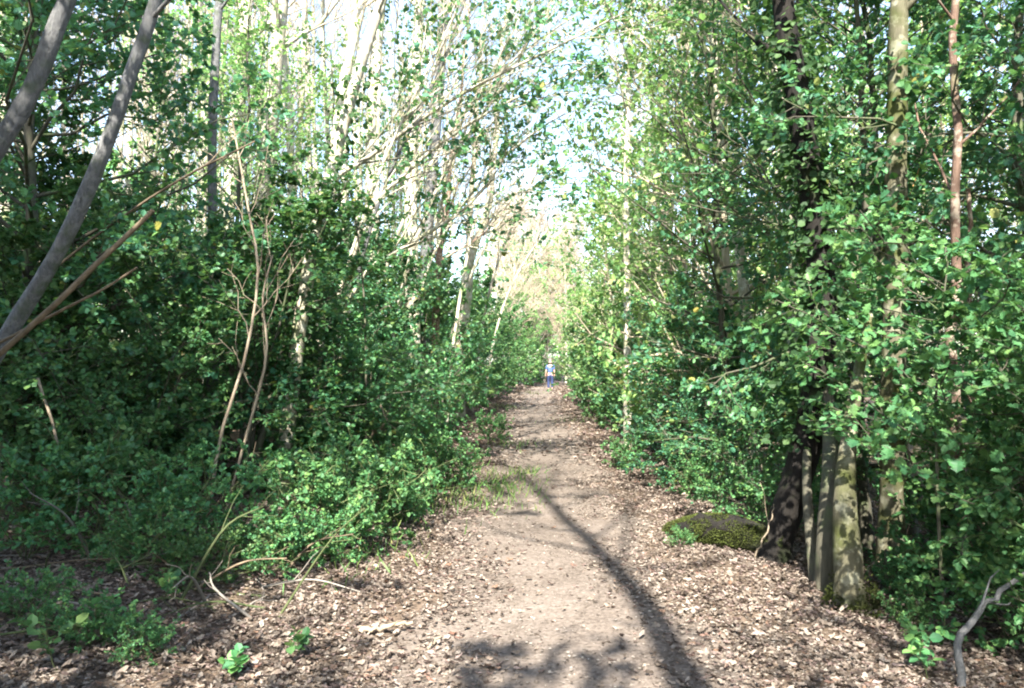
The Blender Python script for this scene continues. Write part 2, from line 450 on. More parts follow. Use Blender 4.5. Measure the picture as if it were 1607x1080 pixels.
scatter(mb, 170000, rg, 3.0, 14, 3.6, .017, DIAM, mid, .02, 1.3, .3)
scatter(mb, 16000, rg, 13, 48, 1.6, .05, DIAM, mid, .02, 1.2, .3)
tag(mb.build('leaf_crumbs', M_CRUMB), 'small crumbled leaf fragments trodden into the middle of the path', 'leaf litter', kind='stuff')

# ------------------------------------------------------------------ plant builders
def trunk_line(H, rg, lean=.1, K=9, bend=.06):
    s = np.linspace(0, 1, K)
    a = rg.uniform(0, 6.28)
    off = np.cumsum(rg.normal(0, bend * H / K, (K, 2)), 0); off -= off[0]
    return np.stack([np.cos(a) * lean * H * s + off[:, 0], np.sin(a) * lean * H * s + off[:, 1], H * s], -1)

def leafy(name, label, cat, seed, H, R, n1=46, n2=9, n3=4, nl=7, ln=.07, shape=HOLLY, mats=(M_STEM, M_HOLLY), low=.06, stems=1, r0=.06,
          prof=None, lean=.05, wid=1.0, up1=.12, twig_sides=3, spread=.25, flat=.6):
    """a leafy evergreen: stems with limbs (part «trunk») and sprays of twigs and leaves (part «crown»)"""
    rg = rngof(seed)
    root = thing(name, label, cat, (0, 0, 0))
    tr, cr = MB(), MB()
    if prof is None: prof = lambda t: (.35 + .65 * np.sin(np.clip(t * 1.05 + .12, 0, 1) * math.pi) ** .7)
    for k in range(stems):
        h = H * (1 if k == 0 else rg.uniform(.6, .95))
        T = trunk_line(h, rg, lean if stems == 1 else spread * rg.uniform(.5, 1.2))[None]
        rt = (r0 * (1 if k == 0 else rg.uniform(.55, .85)) * (1 - .85 * np.linspace(0, 1, T.shape[1])))[None]
        tubes(tr, T, rt, 9)
        b1, r1 = sprout(T, rt, n1 // stems, rg, low, .99, lambda t: 82 - 40 * t, 14, length=lambda t: R * prof(t) * rg.uniform(.75, 1.15, t.shape), up=up1, K=6, rr=.42, wig=.05)
        r1 = np.maximum(r1, .005)
        tubes(tr, b1, r1, 5)
        b2, r2 = sprout(b1, r1, n2, rg, .22, 1, 48, 14, ratio=.42, up=.03, K=4, rr=.55, flat=flat, wig=.05)
        r2 = np.maximum(r2, .0028); tubes(cr, b2, r2, 3, 0)
        b3, r3 = sprout(b2, r2, n3, rg, .15, 1, 45, 15, ratio=.5, up=.02, K=3, rr=.6, flat=flat, wig=.05)
        r3 = np.maximum(r3, .0016); tubes(cr, b3, r3, twig_sides, 0)
        leaves_on(cr, b3, r3, nl, rg, ln, shape, flat=.5, wid=wid, mat=1)
        leaves_on(cr, b2[:, :], r2, max(2, nl // 2), rg, ln, shape, t0=.5, flat=.5, wid=wid, mat=1)
    tr.build('trunk', mats[0], root)
    cr.build('crown', list(mats), root)
    return Stand(root)

def bare(name, label, cat, seed, H=15, r0=.12, n1=26, n2=8, n3=6, n4=3, mat=M_BARK, twig=M_TWIG, line=None, rad=None, low=.3, lean=.05, ratio=None, loc=(0, 0, 0), ang=38, sides=10, thin=.004, group=None):
    """a leafless tree: part «trunk» (stem and limbs), part «crown» (bare branches and twigs)"""
    rg = rngof(seed)
    root = thing(name, label, cat, loc, group)
    T = (trunk_line(H, rg, lean, 12, .035) if line is None else np.asarray(line))[None]
    rt = (r0 * (1 - .82 * np.linspace(0, 1, T.shape[1]) ** .9) if rad is None else np.asarray(rad))[None].copy()
    rt[0, 0] *= 1.35
    tr, cr = MB(), MB()
    rip = 1 + .05 * rg.normal(0, 1, (1, T.shape[1], sides))
    tubes(tr, T, rt, sides, ripple=rip)
    L = lengths(T)[0]
    b1, r1 = sprout(T, rt, n1, rg, low, 1, lambda t: ang + 14 * (1 - t), 9, length=lambda t: L * (ratio or .26) * (1.15 - .75 * t), up=.25, K=6, rr=.4, wig=.03)
    tubes(tr, b1, np.maximum(r1, .008), 5)
    b2, r2 = sprout(b1, np.maximum(r1, .01), n2, rg, .2, 1, 36, 10, ratio=.45, up=.16, K=4, rr=.5, wig=.04)
    tubes(cr, b2, np.maximum(r2, thin * 1.3), 4)
    b3, r3 = sprout(b2, np.maximum(r2, .006), n3, rg, .15, 1, 38, 12, ratio=.5, up=.08, K=3, rr=.5, wig=.04)
    tubes(cr, b3, np.maximum(r3, thin), 3)
    if n4:
        b4, r4 = sprout(b3, np.maximum(r3, .004), n4, rg, .2, 1, 38, 12, ratio=.55, up=.05, K=2, rr=.5, wig=.02)
        tubes(cr, b4, np.maximum(r4, thin * .8), 3)
    tr.build('trunk', mat, root)
    cr.build('crown', twig, root)
    return Stand(root)

# ------------------------------------------------------------------ hollies and shrubs along the path
H_TALL = leafy('holly_tree', 'x', 'holly', 11, 6.4, 1.9, 58, 9, 5, 9, .056, HOLLY, low=.05, r0=.07)
H_BUSH = leafy('holly_bush', 'x', 'holly', 12, 4.1, 1.75, 60, 9, 5, 9, .052, HOLLY, low=.03, stems=4, r0=.045, spread=.3)
H_LOW = leafy('holly_bush', 'x', 'holly', 13, 2.5, 1.35, 48, 8, 4, 8, .05, HOLLY, low=.03, stems=4, r0=.03, spread=.35, mats=(M_STEM, M_LOW))
H_OPEN = leafy('holly_tree', 'x', 'holly', 14, 7.6, 2.1, 54, 9, 5, 8, .056, HOLLY, low=.1, r0=.075, up1=.05)
H_MID = leafy('holly_tree', 'x', 'holly', 15, 7.4, 2.1, 46, 7, 4, 7, .07, OVAL, low=.07, r0=.08, mats=(M_TWIG, M_BRIGHT), wid=1.05)
H_FAR = leafy('holly_bush', 'x', 'holly', 16, 4.6, 1.9, 52, 7, 4, 8, .082, OVAL, low=.03, stems=3, r0=.05, spread=.25, mats=(M_STEM, M_LOW), wid=1.05)
H_FART = leafy('holly_tree', 'x', 'holly', 17, 7.6, 2.2, 46, 7, 4, 6, .085, OVAL, low=.05, r0=.08, mats=(M_TWIG, M_BRIGHT), wid=1.05)
H_SPARSE = leafy('young_tree', 'x', 'tree', 19, 8.5, 2.3, 40, 7, 3, 2, .075, OVAL, low=.25, r0=.06, mats=(M_STEM, M_BRIGHT), wid=1.0, up1=.3)
S_LOW = leafy('bramble_shrub', 'x', 'shrub', 18, .85, .75, 30, 6, 3, 6, .042, OVAL, low=.1, stems=6, r0=.008, spread=.7, mats=(M_GREENSTEM, M_LOW), wid=1.1)

GL, GR = 'hollies lining the left side of the path', 'hollies lining the right side of the path'
# left front row
H_TALL.put(-4.7, 7.5, .4, 1.18, 'tall dark shaded holly behind the two leaning grey trunks', GL)
H_LOW.put(-3.75, 7.7, .7, .85, 'low dark holly behind the foot of the two thin pale leaning saplings', GL)
H_LOW.put(-5.3, 7.5, 2.9, 1.0, 'low dark holly at the left border behind the arched dead stems', GL)
H_LOW.put(-4.5, 8.4, 5.9, 1.15, 'taller low holly in the shade between the two low dark hollies', GL)
H_BUSH.put(-2.95, 8.5, 1.0, (1.05, 1.05, .84), 'broad glossy holly behind the two thin pale leaning saplings', GL)
H_BUSH.put(-2.75, 11.4, 2.9, (1.02, 1.02, .85), 'holly with a broken cream branch hanging out at its foot', GL)
H_LOW.put(-1.95, 9.6, 2.0, .78, 'low bright holly spilling onto the leaf litter where the left verge juts out', GL)
H_LOW.put(-1.45, 12.2, .3, .72, 'low bright holly by the grass tufts at the left path edge', GL)
H_BUSH.put(-2.5, 14.6, 4.4, .98, 'holly in front of the grey twin pale trunks left of the path', GL)
H_FAR.put(-2.35, 18.2, .5, .92, 'sunlit holly fifth back along the left side of the path', GL)
H_FAR.put(-2.2, 22.2, 2.2, .95, 'sunlit holly sixth back along the left side of the path', GL)
H_FAR.put(-1.9, 26.8, 3.7, .95, 'sunlit holly seventh back along the left side of the path', GL)
H_FAR.put(-1.55, 31.8, 5.0, .95, 'pale sunlit holly eighth back along the left side of the path', GL)
H_FAR.put(-1.15, 37.5, 1.2, .95, 'pale sunlit holly left of the path, a little nearer than the walker', GL)
H_FAR.put(-.75, 43.5, 2.7, 1.0, 'pale sunlit holly left of the path, level with the walker', GL)
H_FAR.put(.1, 50, 4.1, 1.0, 'pale sunlit holly just beyond the walker on the left', GL)
H_FAR.put(1.2, 57, 3.3, 1.05, 'pale holly closing the view where the path bends', GL)
H_FAR.put(3.0, 66, 3.3, 1.2, 'farthest pale holly, across the end of the path', GL)
for k, (x, y, q) in enumerate([(-4.3, 13.2, .85), (-3.4, 16.8, .95), (-3.2, 20.5, .95), (-6.3, 15.5, 1.0), (-5.6, 11.8, .9), (-2.9, 25.5, 1.0), (-2.6, 31, 1.05), (-1.9, 38, 1.05), (-7, 20, 1.1), (-4.6, 24.5, 1.05)]):
    H_SPARSE.put(x, y, k * 1.3, q, 'young thinly leaved tree standing among the pale trunks behind the left hollies', 'young trees among the pale trunks')
for k, (x, y, q) in enumerate([(3.0, 10.4, 1.0), (3.2, 15, 1.0), (3.8, 19, 1.1), (4.2, 8.2, 1.0)]):
    H_SPARSE.put(x, y, k * 1.9 + 1, q, 'young thinly leaved tree standing among the right hollies', 'young trees among the right hollies')
# left second row
H_FART.put(.3, 49.5, 2.6, .85, 'yellow green tree just behind the walker on the left side of the path', GL)
H_FART.put(4.4, 50.5, 5.2, .9, 'yellow green tree just behind the walker on the right side of the path', GR)
H_FART.put(.0, 55, 1.0, 1.2, 'tall yellow green tree closing the end of the path on the left', GL)
H_FART.put(2.6, 63, 2.0, 1.4, 'tall yellow green tree closing the end of the path behind the walker', GL)
back = 'holly in the second row behind the left thicket'
for k, (x, y, s, st) in enumerate([(-7.0, 9.0, .95, H_TALL), (-5.6, 10.2, .66, H_TALL), (-5.3, 13.8, .95, H_BUSH), (-5.2, 17.6, .95, H_FAR), (-8.2, 11.5, .75, H_TALL), (-8.0, 16, 1.1, H_FAR),
                                   (-5.0, 22.5, .95, H_FAR), (-8, 21, 1.1, H_FAR), (-4.6, 28.5, .95, H_FAR), (-11, 14, 1.1, H_FAR), (-7.5, 27, 1.1, H_FAR), (-4.2, 36, 1, H_FAR), (-11.5, 20, 1.1, H_FAR), (-4, 46, 1, H_FAR), (-8, 36, 1.1, H_FAR)]):
    st.put(x, y, k * 1.7 + .3, s, back, 'hollies behind the left front row')
H_OPEN.put(-5.6, 9.0, 3.3, .8, 'tall open holly whose loose sprays show against the pale trunks', GL)
H_SPARSE.put(-3.9, 10.6, 5.0, .8, 'thin open tree beneath the ivy flecked cream trunk', GL)
# right front row
H_OPEN.put(4.3, 6.6, .9, .98, 'tall holly with open sprays behind the thin reddish trunk', GR)
H_OPEN.put(3.55, 9.6, 2.6, 1.0, 'tall holly standing behind the mossy log', GR)
H_OPEN.put(3.5, 7.7, 4.4, .9, 'tall holly whose sprays cover the dark ivy clad trunk', GR)
H_OPEN.put(4.6, 5.0, 3.0, .95, 'tall holly filling the top right corner beyond the reddish trunk', GR)
H_LOW.put(2.5, 7.75, 2.2, .58, 'low holly reaching over the mossy log', GR)
H_LOW.put(3.9, 5.7, 1.2, .9, 'low bright holly at the foot of the thin reddish trunk', GR)
H_LOW.put(3.55, 4.5, 4.0, .8, 'low bright holly in the bottom right corner behind the grey branch', GR)
H_MID.put(3.15, 11.6, 3.4, (1.0, 1.0, 1.5), 'nearest yellow green tree, right over the path past the mossy log', GR)
H_MID.put(3.45, 13, .2, 1.05, 'tall yellow green tree whose crown edges the sky gap', GR)
H_BUSH.put(2.75, 11.2, 5.2, (.72, .72, .62), 'low dark holly at the right path edge past the mossy log', GR)
H_MID.put(3.5, 16.6, 1.9, (1.1, 1.1, 1.5), 'second yellow green tree past the mossy log', GR)
H_BUSH.put(2.95, 14.6, .7, (.8, .8, .75), 'second low holly past the mossy log at the path edge', GR)
H_FAR.put(3.1, 18.6, 1.7, .85, 'third low holly past the mossy log at the path edge', GR)
H_FART.put(3.5, 20.8, 2.4, 1.02, 'third yellow green tree past the mossy log', GR)
H_FART.put(3.6, 25.3, 4.0, 1.0, 'fourth yellow green tree past the mossy log', GR)
H_FAR.put(3.0, 23, 4.7, .8, 'fourth low holly past the mossy log at the path edge', GR)
H_FART.put(3.9, 30.5, 5.5, 1.0, 'fifth yellow green tree past the mossy log', GR)
H_FAR.put(3.4, 28, .9, .8, 'fifth low holly past the mossy log at the path edge', GR)
H_FART.put(4.3, 36.5, .7, .95, 'yellow green tree on the right, last before the walker', GR)
H_FAR.put(4.0, 34, 2.9, .8, 'low holly on the right, second before the walker', GR)
H_FAR.put(4.4, 40.5, 1.9, .85, 'low holly on the right, last before the walker', GR)
H_FART.put(5.0, 43.5, 2.1, .95, 'yellow green tree just to the right of the walker', GR)
H_FART.put(6.0, 51, 3.6, .95, 'yellow green tree beyond the walker on the right', GR)
back = 'holly or young tree in the rows behind the right thicket'
for k, (x, y, s, st) in enumerate([(6.4, 8.6, 1.0, H_OPEN), (6.3, 12.2, 1.0, H_MID), (6.7, 16.6, 1.05, H_FART), (6.6, 21.5, 1.0, H_FART), (9.2, 11, 1.05, H_FART), (9.6, 16, 1.1, H_FART), (7.2, 28, 1.0, H_FART), (10, 23, 1.05, H_FART), (7.6, 36, 1.0, H_FART), (12.5, 17, 1.1, H_FART), (8.2, 45, 1, H_FART)]):
    st.put(x, y, k * 2.1, s, back, 'trees behind the right front row')
# behind and beside the camera: they shade the foreground
H_OPEN.put(-5.9, -1.0, 2.2, 1.95, 'near shading holly at the left edge beside the viewpoint', 'hollies beside the viewpoint')
H_TALL.put(-4.6, 2.6, 4.2, 1.05, 'holly whose leaves reach in behind the leaning grey trunks at the left edge', 'hollies beside the viewpoint')
H_TALL.put(-6.2, 2.4, 3.2, 1.35, 'second shading holly behind the viewpoint on the left', 'hollies beside the viewpoint')
H_OPEN.put(-1.2, -2.9, 1.2, .98, 'holly just behind the viewpoint that shades the lower border of the path', 'hollies beside the viewpoint')
H_TALL.put(-4.2, -1.9, .9, (1.3, 1.3, 1.55), 'tallest shading holly behind the viewpoint on the left', 'hollies beside the viewpoint')
H_SPARSE.put(1.9, -2.6, .6, 1.0, 'thinly leaved tree behind the viewpoint that dapples the right verge', 'hollies beside the viewpoint')
H_SPARSE.put(2.9, .1, 2.6, 1.15, 'thinly leaved tree at the right beside the viewpoint that dapples the mossy trunks', 'hollies beside the viewpoint')
H_OPEN.put(4.2, 1.0, 1.2, .9, 'near open holly beside the viewpoint at the right', 'hollies beside the viewpoint')

# low shrubs and plants
for k, (px, py, s, lab) in enumerate([
        (470, 865, .8, 'leafy bramble sprawling at the foot of the broad holly, next to the fallen sticks'),
        (40, 880, .85, 'dark bramble at the left border among the arched dead stems'),
        (175, 845, .95, 'dark bramble where the arched dead stems cross'),
        (310, 868, .8, 'dark bramble at the foot of the two thin pale saplings'),
        (135, 1015, .3, 'lowest creeping bramble in the bottom left corner of the litter'),
        (215, 1035, .26, 'small creeping bramble to the right of the lowest corner bramble'),
        (50, 985, .34, 'creeping bramble at the left border above the lowest corner bramble'),
        (1440, 990, .3, 'small bramble in the hollow behind the mossy foot'),
        (1405, 930, .3, 'small shaded bramble behind the pale mossy trunk'),
        (1068, 858, .2, 'small bramble at the path end of the mossy log'),
        (415, 900, .5, 'small bramble below the two thin pale saplings at the litter edge'),
        (325, 922, .42, 'small dim bramble among the crossing dead sticks'),
        (235, 898, .5, 'dim bramble under the crossing of the arched dead stems'),
        (515, 880, .5, 'small bright bramble at the litter edge left of the path'),
        (620, 822, .5, 'low bramble tucked into the jutting corner of the left verge'),
        (560, 850, .9, 'bright bramble where green meets litter on the left verge'),
        (640, 800, .8, 'bright bramble on the jutting corner of the left verge'),
        (720, 765, .6, 'small bramble beside the grass tufts on the left path edge'),
        (1590, 1010, .75, 'bright bramble in the bottom right corner'),
        (1480, 900, .8, 'bramble under the thin reddish trunk'),
        (1575, 900, .95, 'taller bramble to the right of the thin reddish trunk'),
        (1110, 785, .6, 'low shrub just behind the mossy log'),
        (985, 735, .5, 'small shrub under the first low holly at the right path edge'),
        (770, 690, .6, 'small sunlit shrub at the left path edge beyond the grass tufts')]):
    g = G(px, py)
    S_LOW.put(g[0], g[1], k * 1.3, s, lab, 'brambles along the verges')

def seedling(label, px, py, h, seed, n=6, ln=.05):
    rg = rngof(seed); g = G(px, py)
    root = thing('seedling', label, 'seedling', g, 'seedlings growing out of the leaf litter')
    st, lf = MB(), MB()
    T = trunk_line(h, rg, .25, 5, .12)[None]; rt = np.full((1, 5), .003)
    tubes(st, T, rt, 5)
    b, r = sprout(T, rt, 4, rg, .25, 1, 55, 15, length=lambda t: np.full(t.shape, h * .55), up=.1, K=3)
    tubes(st, b, np.maximum(r, .0015), 3)
    leaves_on(lf, b, r, n, rg, ln, OVAL, wid=1.15, lift=.8); leaves_on(lf, T, rt, 5, rg, ln, OVAL, t0=.4, wid=1.15, lift=.8)
    st.build('stem', M_GREENSTEM, root); lf.build('foliage', M_LOW, root)
for k, (px, py, h, lab) in enumerate([
        (470, 1035, .14, 'small bright seedling alone in sunlit litter left of the path'),
        (140, 1020, .24, 'taller shaded seedling in the bottom left corner'),
        (215, 1010, .2, 'shaded seedling just right of the taller corner seedling'),
        (90, 1055, .22, 'lowest shaded seedling at the bottom left edge'),
        (255, 950, .16, 'shaded seedling between the fallen sticks'),
        (375, 1065, .1, 'tiny seedling at the lower border under the sunlit litter'),
        (1425, 1040, .2, 'seedling beside the mossy foot of the mossy footed trunk'),
        (1480, 1015, .22, 'seedling in front of the forked grey branch'),
        (1455, 1065, .16, 'yellow green seedling at the lower right border'),
        (1240, 745, .3, 'seedling between the dark trunk and the mossy log'),
        (1385, 900, .26, 'seedling in the shade behind the mossy footed trunk')]):
    seedling(lab, px, py, h, 40 + k)

# grass tufts on the left path edge
mb = MB(); rg = rngof(8)
for px, py, n, sp in [(800, 765, 160, .22), (770, 785, 200, .35), (690, 790, 200, .35), (825, 745, 90, .15), (735, 745, 150, .3), (600, 830, 120, .3), (810, 700, 110, .25), (790, 640, 120, .4), (835, 618, 80, .5), (905, 660, 80, .4), (560, 880, 90, .25)]:
    g = G(px, py)
    x = g[0] + rg.normal(0, sp, n); y = g[1] + rg.normal(0, sp * 1.6, n)
    d = np.stack([rg.normal(0, .5, n), rg.normal(0, .5, n), np.ones(n)], -1)
    nr = np.stack([rg.normal(0, 1, n), rg.normal(0, 1, n), rg.normal(0, .3, n)], -1)
    leaves(mb, np.stack([x, y, height(x, y)], -1), d, nr, rg.uniform(.06, .2, n), BLADE, 1.2)
tag(mb.build('grass', M_GRASS), 'thin grass tufts along the left path edge', 'grass', kind='stuff')

# ------------------------------------------------------------------ single trees read from the photograph
def px_line(pts, K=14):
    return resample([P(*p) for p in pts], K)

def extend(line, top, drift=.3):
    """carry the trunk on above the picture, up to the height top"""
    e = line[-1]; d = unit(line[-1] - line[-4])
    if e[2] >= top: return line
    n = 7; d = unit(d + np.array([0, 0, .35]))
    k = (top - e[2]) / max(d[2], .3)
    ex = e[None] + d[None] * np.linspace(0, k, n + 1)[1:, None] + np.random.default_rng(int(abs(e[0]) * 100)).normal(0, .05, (n, 3))
    return np.vstack([line, ex])

def ivy(root, line, r, n, seed, ln=.07, t0=0., t1=1., mat=M_IVY, puff=.12):
    rg = rngof(seed); mb = MB()
    t = rg.uniform(t0, t1, (1, n)); b, tg, _ = along(line[None], None, t); b = b[0]
    a = rg.uniform(0, 6.283, n); rr = np.interp(t[0], np.linspace(0, 1, len(r)), r) + np.abs(rg.normal(0, puff, n))
    out = np.stack([np.cos(a), np.sin(a), np.zeros(n)], -1)
    leaves(mb, b + out * rr[:, None], out + rg.normal(0, .6, (n, 3)) + np.array([0, 0, -.5]), out + rg.normal(0, .4, (n, 3)) + np.array([0, 0, .5]), ln * rg.uniform(.6, 1.3, n), OVAL, 1.3)
    return mb.build('ivy', mat, root)

def pixel_tree(label, pts, w0, w1, top, seed, mat=M_BARK, twig=M_TWIG, cat='tree', name='bare_tree', low=.5, n1=13, n2=5, n3=4, n4=3, ratio=.17, group=None, ivy_n=0, ivy_rng=(.0, .6), ivy_mat=M_IVY, thin=.004, puff=.1):
    """pts: (pixel x, pixel y, depth) from the foot up; w0, w1: widths in metres at the foot and at the last pixel"""
    line = px_line(pts)
    line = extend(line, top)
    base = line[0].copy(); base[2] = hz(base[0], base[1])
    line[0] = base - np.array([0, 0, .05])
    n = len(line)
    rad = np.interp(np.linspace(0, 1, n), [0, 13 / n, 1], [w0 / 2, w1 / 2, min(w1 / 2, .02)]) if n > 14 else np.linspace(w0 / 2, w1 / 2, n)
    st = bare(name, label, cat, seed, line=line - base, rad=rad, loc=base, low=low, n1=n1, n2=n2, n3=n3, n4=n4, mat=mat, twig=twig, ratio=ratio, group=group, thin=thin)
    if ivy_n: ivy(st.root, line - base, rad, ivy_n, seed + 500, .062, ivy_rng[0], ivy_rng[1], ivy_mat, puff)
    return st.root

GT = 'bare pale trunks rising behind the left hollies'
pixel_tree('grey trunk leaning right over the dark holly, longer of the leaning pair', [(-60, 640, 5.2), (15, 520, 5.2), (105, 370, 5.1), (180, 190, 5.0), (245, 0, 5.0)], .11, .082, 11, 101, M_GREY, M_GREY, n1=10, low=.6)
pixel_tree('soft grey leaning trunk in the top left corner, shorter of the leaning pair', [(-230, 700, 3.9), (-60, 330, 3.9), (45, 150, 3.9), (105, 0, 3.9)], .1, .085, 10, 102, M_GREY, M_GREY, n1=9, low=.65)
pixel_tree('ivy flecked cream trunk rising left of the crossing branches', [(440, 780, 8.8), (455, 640, 8.6), (472, 500, 8.5), (492, 390, 8.5), (525, 250, 8.7), (560, 120, 8.9), (600, 0, 9.1)], .17, .12, 13, 103, n1=11, low=.6, ivy_n=1100, ivy_rng=(.0, .55), puff=.14)
pixel_tree('straight pale trunk that stands alone against a bright gap', [(400, 560, 14.5), (412, 330, 14.5), (428, 150, 14.6), (442, 0, 14.8)], .34, .27, 17, 104, group=GT, ivy_n=700, ivy_rng=(0, .35))
pixel_tree('pale trunk just left of the lone straight trunk', [(340, 520, 17), (365, 250, 17), (388, 0, 17)], .34, .28, 17, 105, group=GT, ivy_n=300, ivy_rng=(0, .4))
pixel_tree('thin dark trunk between the dark holly and the pale trunks', [(335, 500, 10), (333, 230, 10), (340, 60, 10), (348, -40, 10)], .12, .1, 13, 106, M_GREY, M_GREY, group=GT, n1=12)
pixel_tree('cream trunk leaning right beside the ivy flecked one', [(500, 520, 16), (530, 200, 16), (548, 90, 16.2), (575, -20, 16.5)], .24, .2, 16, 107, group=GT)
pixel_tree('upright olive trunk in the middle of the pale trunks', [(590, 480, 17), (583, 250, 17), (590, 90, 17), (600, -20, 17)], .3, .24, 17, 108, group=GT, ivy_n=300)
pixel_tree('ivy wrapped trunk under the long crossing branches', [(648, 480, 16), (645, 300, 16), (652, 120, 16), (660, -20, 16)], .3, .22, 16, 109, group=GT, ivy_n=1300, ivy_rng=(0, .7), puff=.16)
pixel_tree('dark grey upright trunk nearest the sky gap', [(660, 520, 19), (672, 350, 19), (686, 180, 19), (694, 60, 19), (700, -30, 19)], .3, .22, 16, 110, M_GREY, M_TWIG, group=GT)
pixel_tree('cream trunk nearer the path in the grey twin pair', [(715, 590, 21), (733, 470, 21), (740, 400, 21), (765, 330, 21), (775, 250, 21)], .28, .17, 13, 111, group=GT, low=.3)
pixel_tree('cream trunk farther from the path in the grey twin pair', [(722, 580, 21.6), (725, 470, 21.6), (735, 400, 21.6), (738, 330, 21.6), (748, 200, 21.6)], .24, .15, 13, 112, group=GT, low=.3)
pixel_tree('short reddish trunk low behind the left hollies', [(682, 560, 18), (686, 440, 18), (690, 400, 18), (705, 300, 18)], .2, .12, 10, 113, M_RED, M_TWIG, group=GT, low=.35)

# long arching branches that cross the sky gap: leaning young trees with small leaves
def leaner(label, pts, w0, w1, seed, leaf=6, n2=4, mat=M_BARK):
    rg = rngof(seed)
    line = px_line(pts, 18)
    base = line[0].copy(); base[2] = hz(base[0], base[1]); line[0] = base - np.array([0, 0, .04])
    root = thing('leaning_tree', label, 'tree', base, 'young trees leaning over the path')
    T = (line - base)[None]; R = np.linspace(w0 / 2, w1 / 2, 18)[None]
    tr, cr = MB(), MB()
    tubes(tr, T, R, 8)
    b1, r1 = sprout(T, R, 16, rg, .3, 1, 28, 8, length=lambda t: np.full(t.shape, 1.9) * (1.2 - .5 * t), up=.1, K=6, rr=.45, wig=.03)
    r1 = np.maximum(r1, .005); tubes(tr, b1, r1, 4)
    b2, r2 = sprout(b1, r1, n2 + 2, rg, .2, 1, 32, 10, ratio=.5, up=.05, K=4, rr=.6)
    r2 = np.maximum(r2, .003); tubes(cr, b2, r2, 3, 0)
    b3, r3 = sprout(b2, r2, 3, rg, .2, 1, 35, 10, ratio=.5, up=.05, K=3, rr=.6)
    r3 = np.maximum(r3, .0022); tubes(cr, b3, r3, 3, 0)
    k = rg.random(len(b3)) < .5
    leaves_on(cr, b3[k], r3[k], leaf, rg, .075, OVAL, mat=1, lift=.3)
    tr.build('trunk', mat, root); cr.build('crown', [M_TWIG, M_HOLLY], root)
leaner('lowest pale branch arching over the hollies toward the sky gap', [(500, 640, 12.5), (560, 450, 12), (640, 385, 11.6), (720, 335, 11.2), (775, 280, 11)], .095, .03, 121, 7)
leaner('middle long branch arching from the pale trunks across the sky gap', [(520, 700, 12), (560, 380, 11.6), (640, 270, 11.2), (760, 180, 10.8), (930, 100, 10.5)], .085, .024, 122, 5)
leaner('highest long branch arching to the top of the sky gap', [(440, 680, 11), (500, 330, 10.8), (590, 240, 10.6), (720, 150, 10.4), (860, 80, 10.2), (980, 20, 10)], .09, .024, 123, 5)
leaner('thick leaning stem rising behind the lowest arching branch', [(600, 600, 14), (640, 420, 14), (672, 330, 14), (720, 230, 14), (800, 120, 14), (850, 20, 14)], .1, .035, 124, 4)
leaner('dark crooked stem rising steeply between the pale trunks', [(530, 560, 12.6), (590, 330, 12.6), (655, 180, 12.6), (690, 110, 12.6), (740, -30, 12.6)], .07, .04, 125, 5, 4, M_GREY)
leaner('steep thin stem curving up beside the grey twin trunks', [(700, 620, 17), (730, 420, 17), (770, 250, 17), (820, 110, 17), (870, 0, 17)], .08, .025, 126, 5)
leaner('farther thin stem leaning into the lower end of the sky gap', [(740, 610, 24), (770, 450, 24), (810, 340, 24), (860, 240, 24), (920, 150, 24)], .1, .03, 127, 6)
leaner('thin stem leaning over the far path below the sky gap', [(760, 605, 30), (790, 480, 30), (830, 400, 30), (880, 340, 30), (930, 310, 30)], .1, .03, 128, 6)
leaner('slim stem crossing in front of the upright olive trunk', [(480, 640, 10.5), (545, 420, 10.3), (600, 260, 10.1), (680, 90, 10), (740, -30, 10)], .055, .02, 129, 5)

leaner('fine pale stem fanning out at the top of the sky gap', [(560, 560, 15), (640, 330, 15), (740, 160, 14.8), (850, 60, 14.5), (980, -20, 14)], .08, .022, 150, 4, 6)
leaner('fine pale stem arching just above the grey twin trunks', [(620, 600, 16), (680, 400, 16), (760, 280, 15.8), (850, 200, 15.5), (950, 150, 15)], .08, .02, 151, 4, 6)
leaner('fine pale stem arching low across the mouth of the sky gap', [(690, 590, 20), (740, 430, 20), (800, 330, 19.6), (870, 270, 19.2), (940, 240, 19)], .09, .022, 152, 5, 6)
leaner('fine pale stem rising behind the dark grey upright trunk', [(640, 590, 20), (690, 330, 20), (740, 180, 20), (800, 60, 20), (850, -30, 20)], .1, .03, 153, 4, 6)

# the right side
pixel_tree('dark ivy clad trunk with a foot coloured black for shade beside the mossy log', [(1212, 890, 6.5), (1235, 800, 6.5), (1270, 680, 6.5), (1290, 520, 6.55), (1285, 380, 6.6), (1262, 220, 6.6), (1235, 60, 6.6)], .26, .2, 10, 131, M_DARK, M_STEM, name='ivy_clad_tree', n1=8, ivy_n=3600, ivy_rng=(.2, .9), puff=.15, low=.6)
pixel_tree('slim greenish trunk close behind the mossy footed trunk', [(1297, 948, 5.75), (1297, 850, 5.75), (1303, 740, 5.9), (1301, 640, 6.3), (1288, 480, 6.95), (1275, 330, 7.1)], .165, .06, 8, 132, M_STEM, M_STEM, n1=5, n2=4, n3=3, low=.6)
pixel_tree('thin dark stem tucked behind the slim greenish trunk', [(1282, 925, 6.0), (1272, 840, 6.1), (1266, 740, 6.3), (1272, 600, 6.75), (1280, 470, 6.85)], .1, .04, 3, 133, M_STEM, M_STEM, n1=4, n2=4, n3=3, low=.6)
pixel_tree('tall mossy trunk rising into the top of the right thicket', [(1398, 860, 6.5), (1404, 500, 6.4), (1407, 250, 6.4), (1411, 0, 6.4)], .2, .15, 11, 134, M_MOSSY, M_TWIG, ivy_n=500, ivy_rng=(.1, .6), n1=9, puff=.1, low=.6)
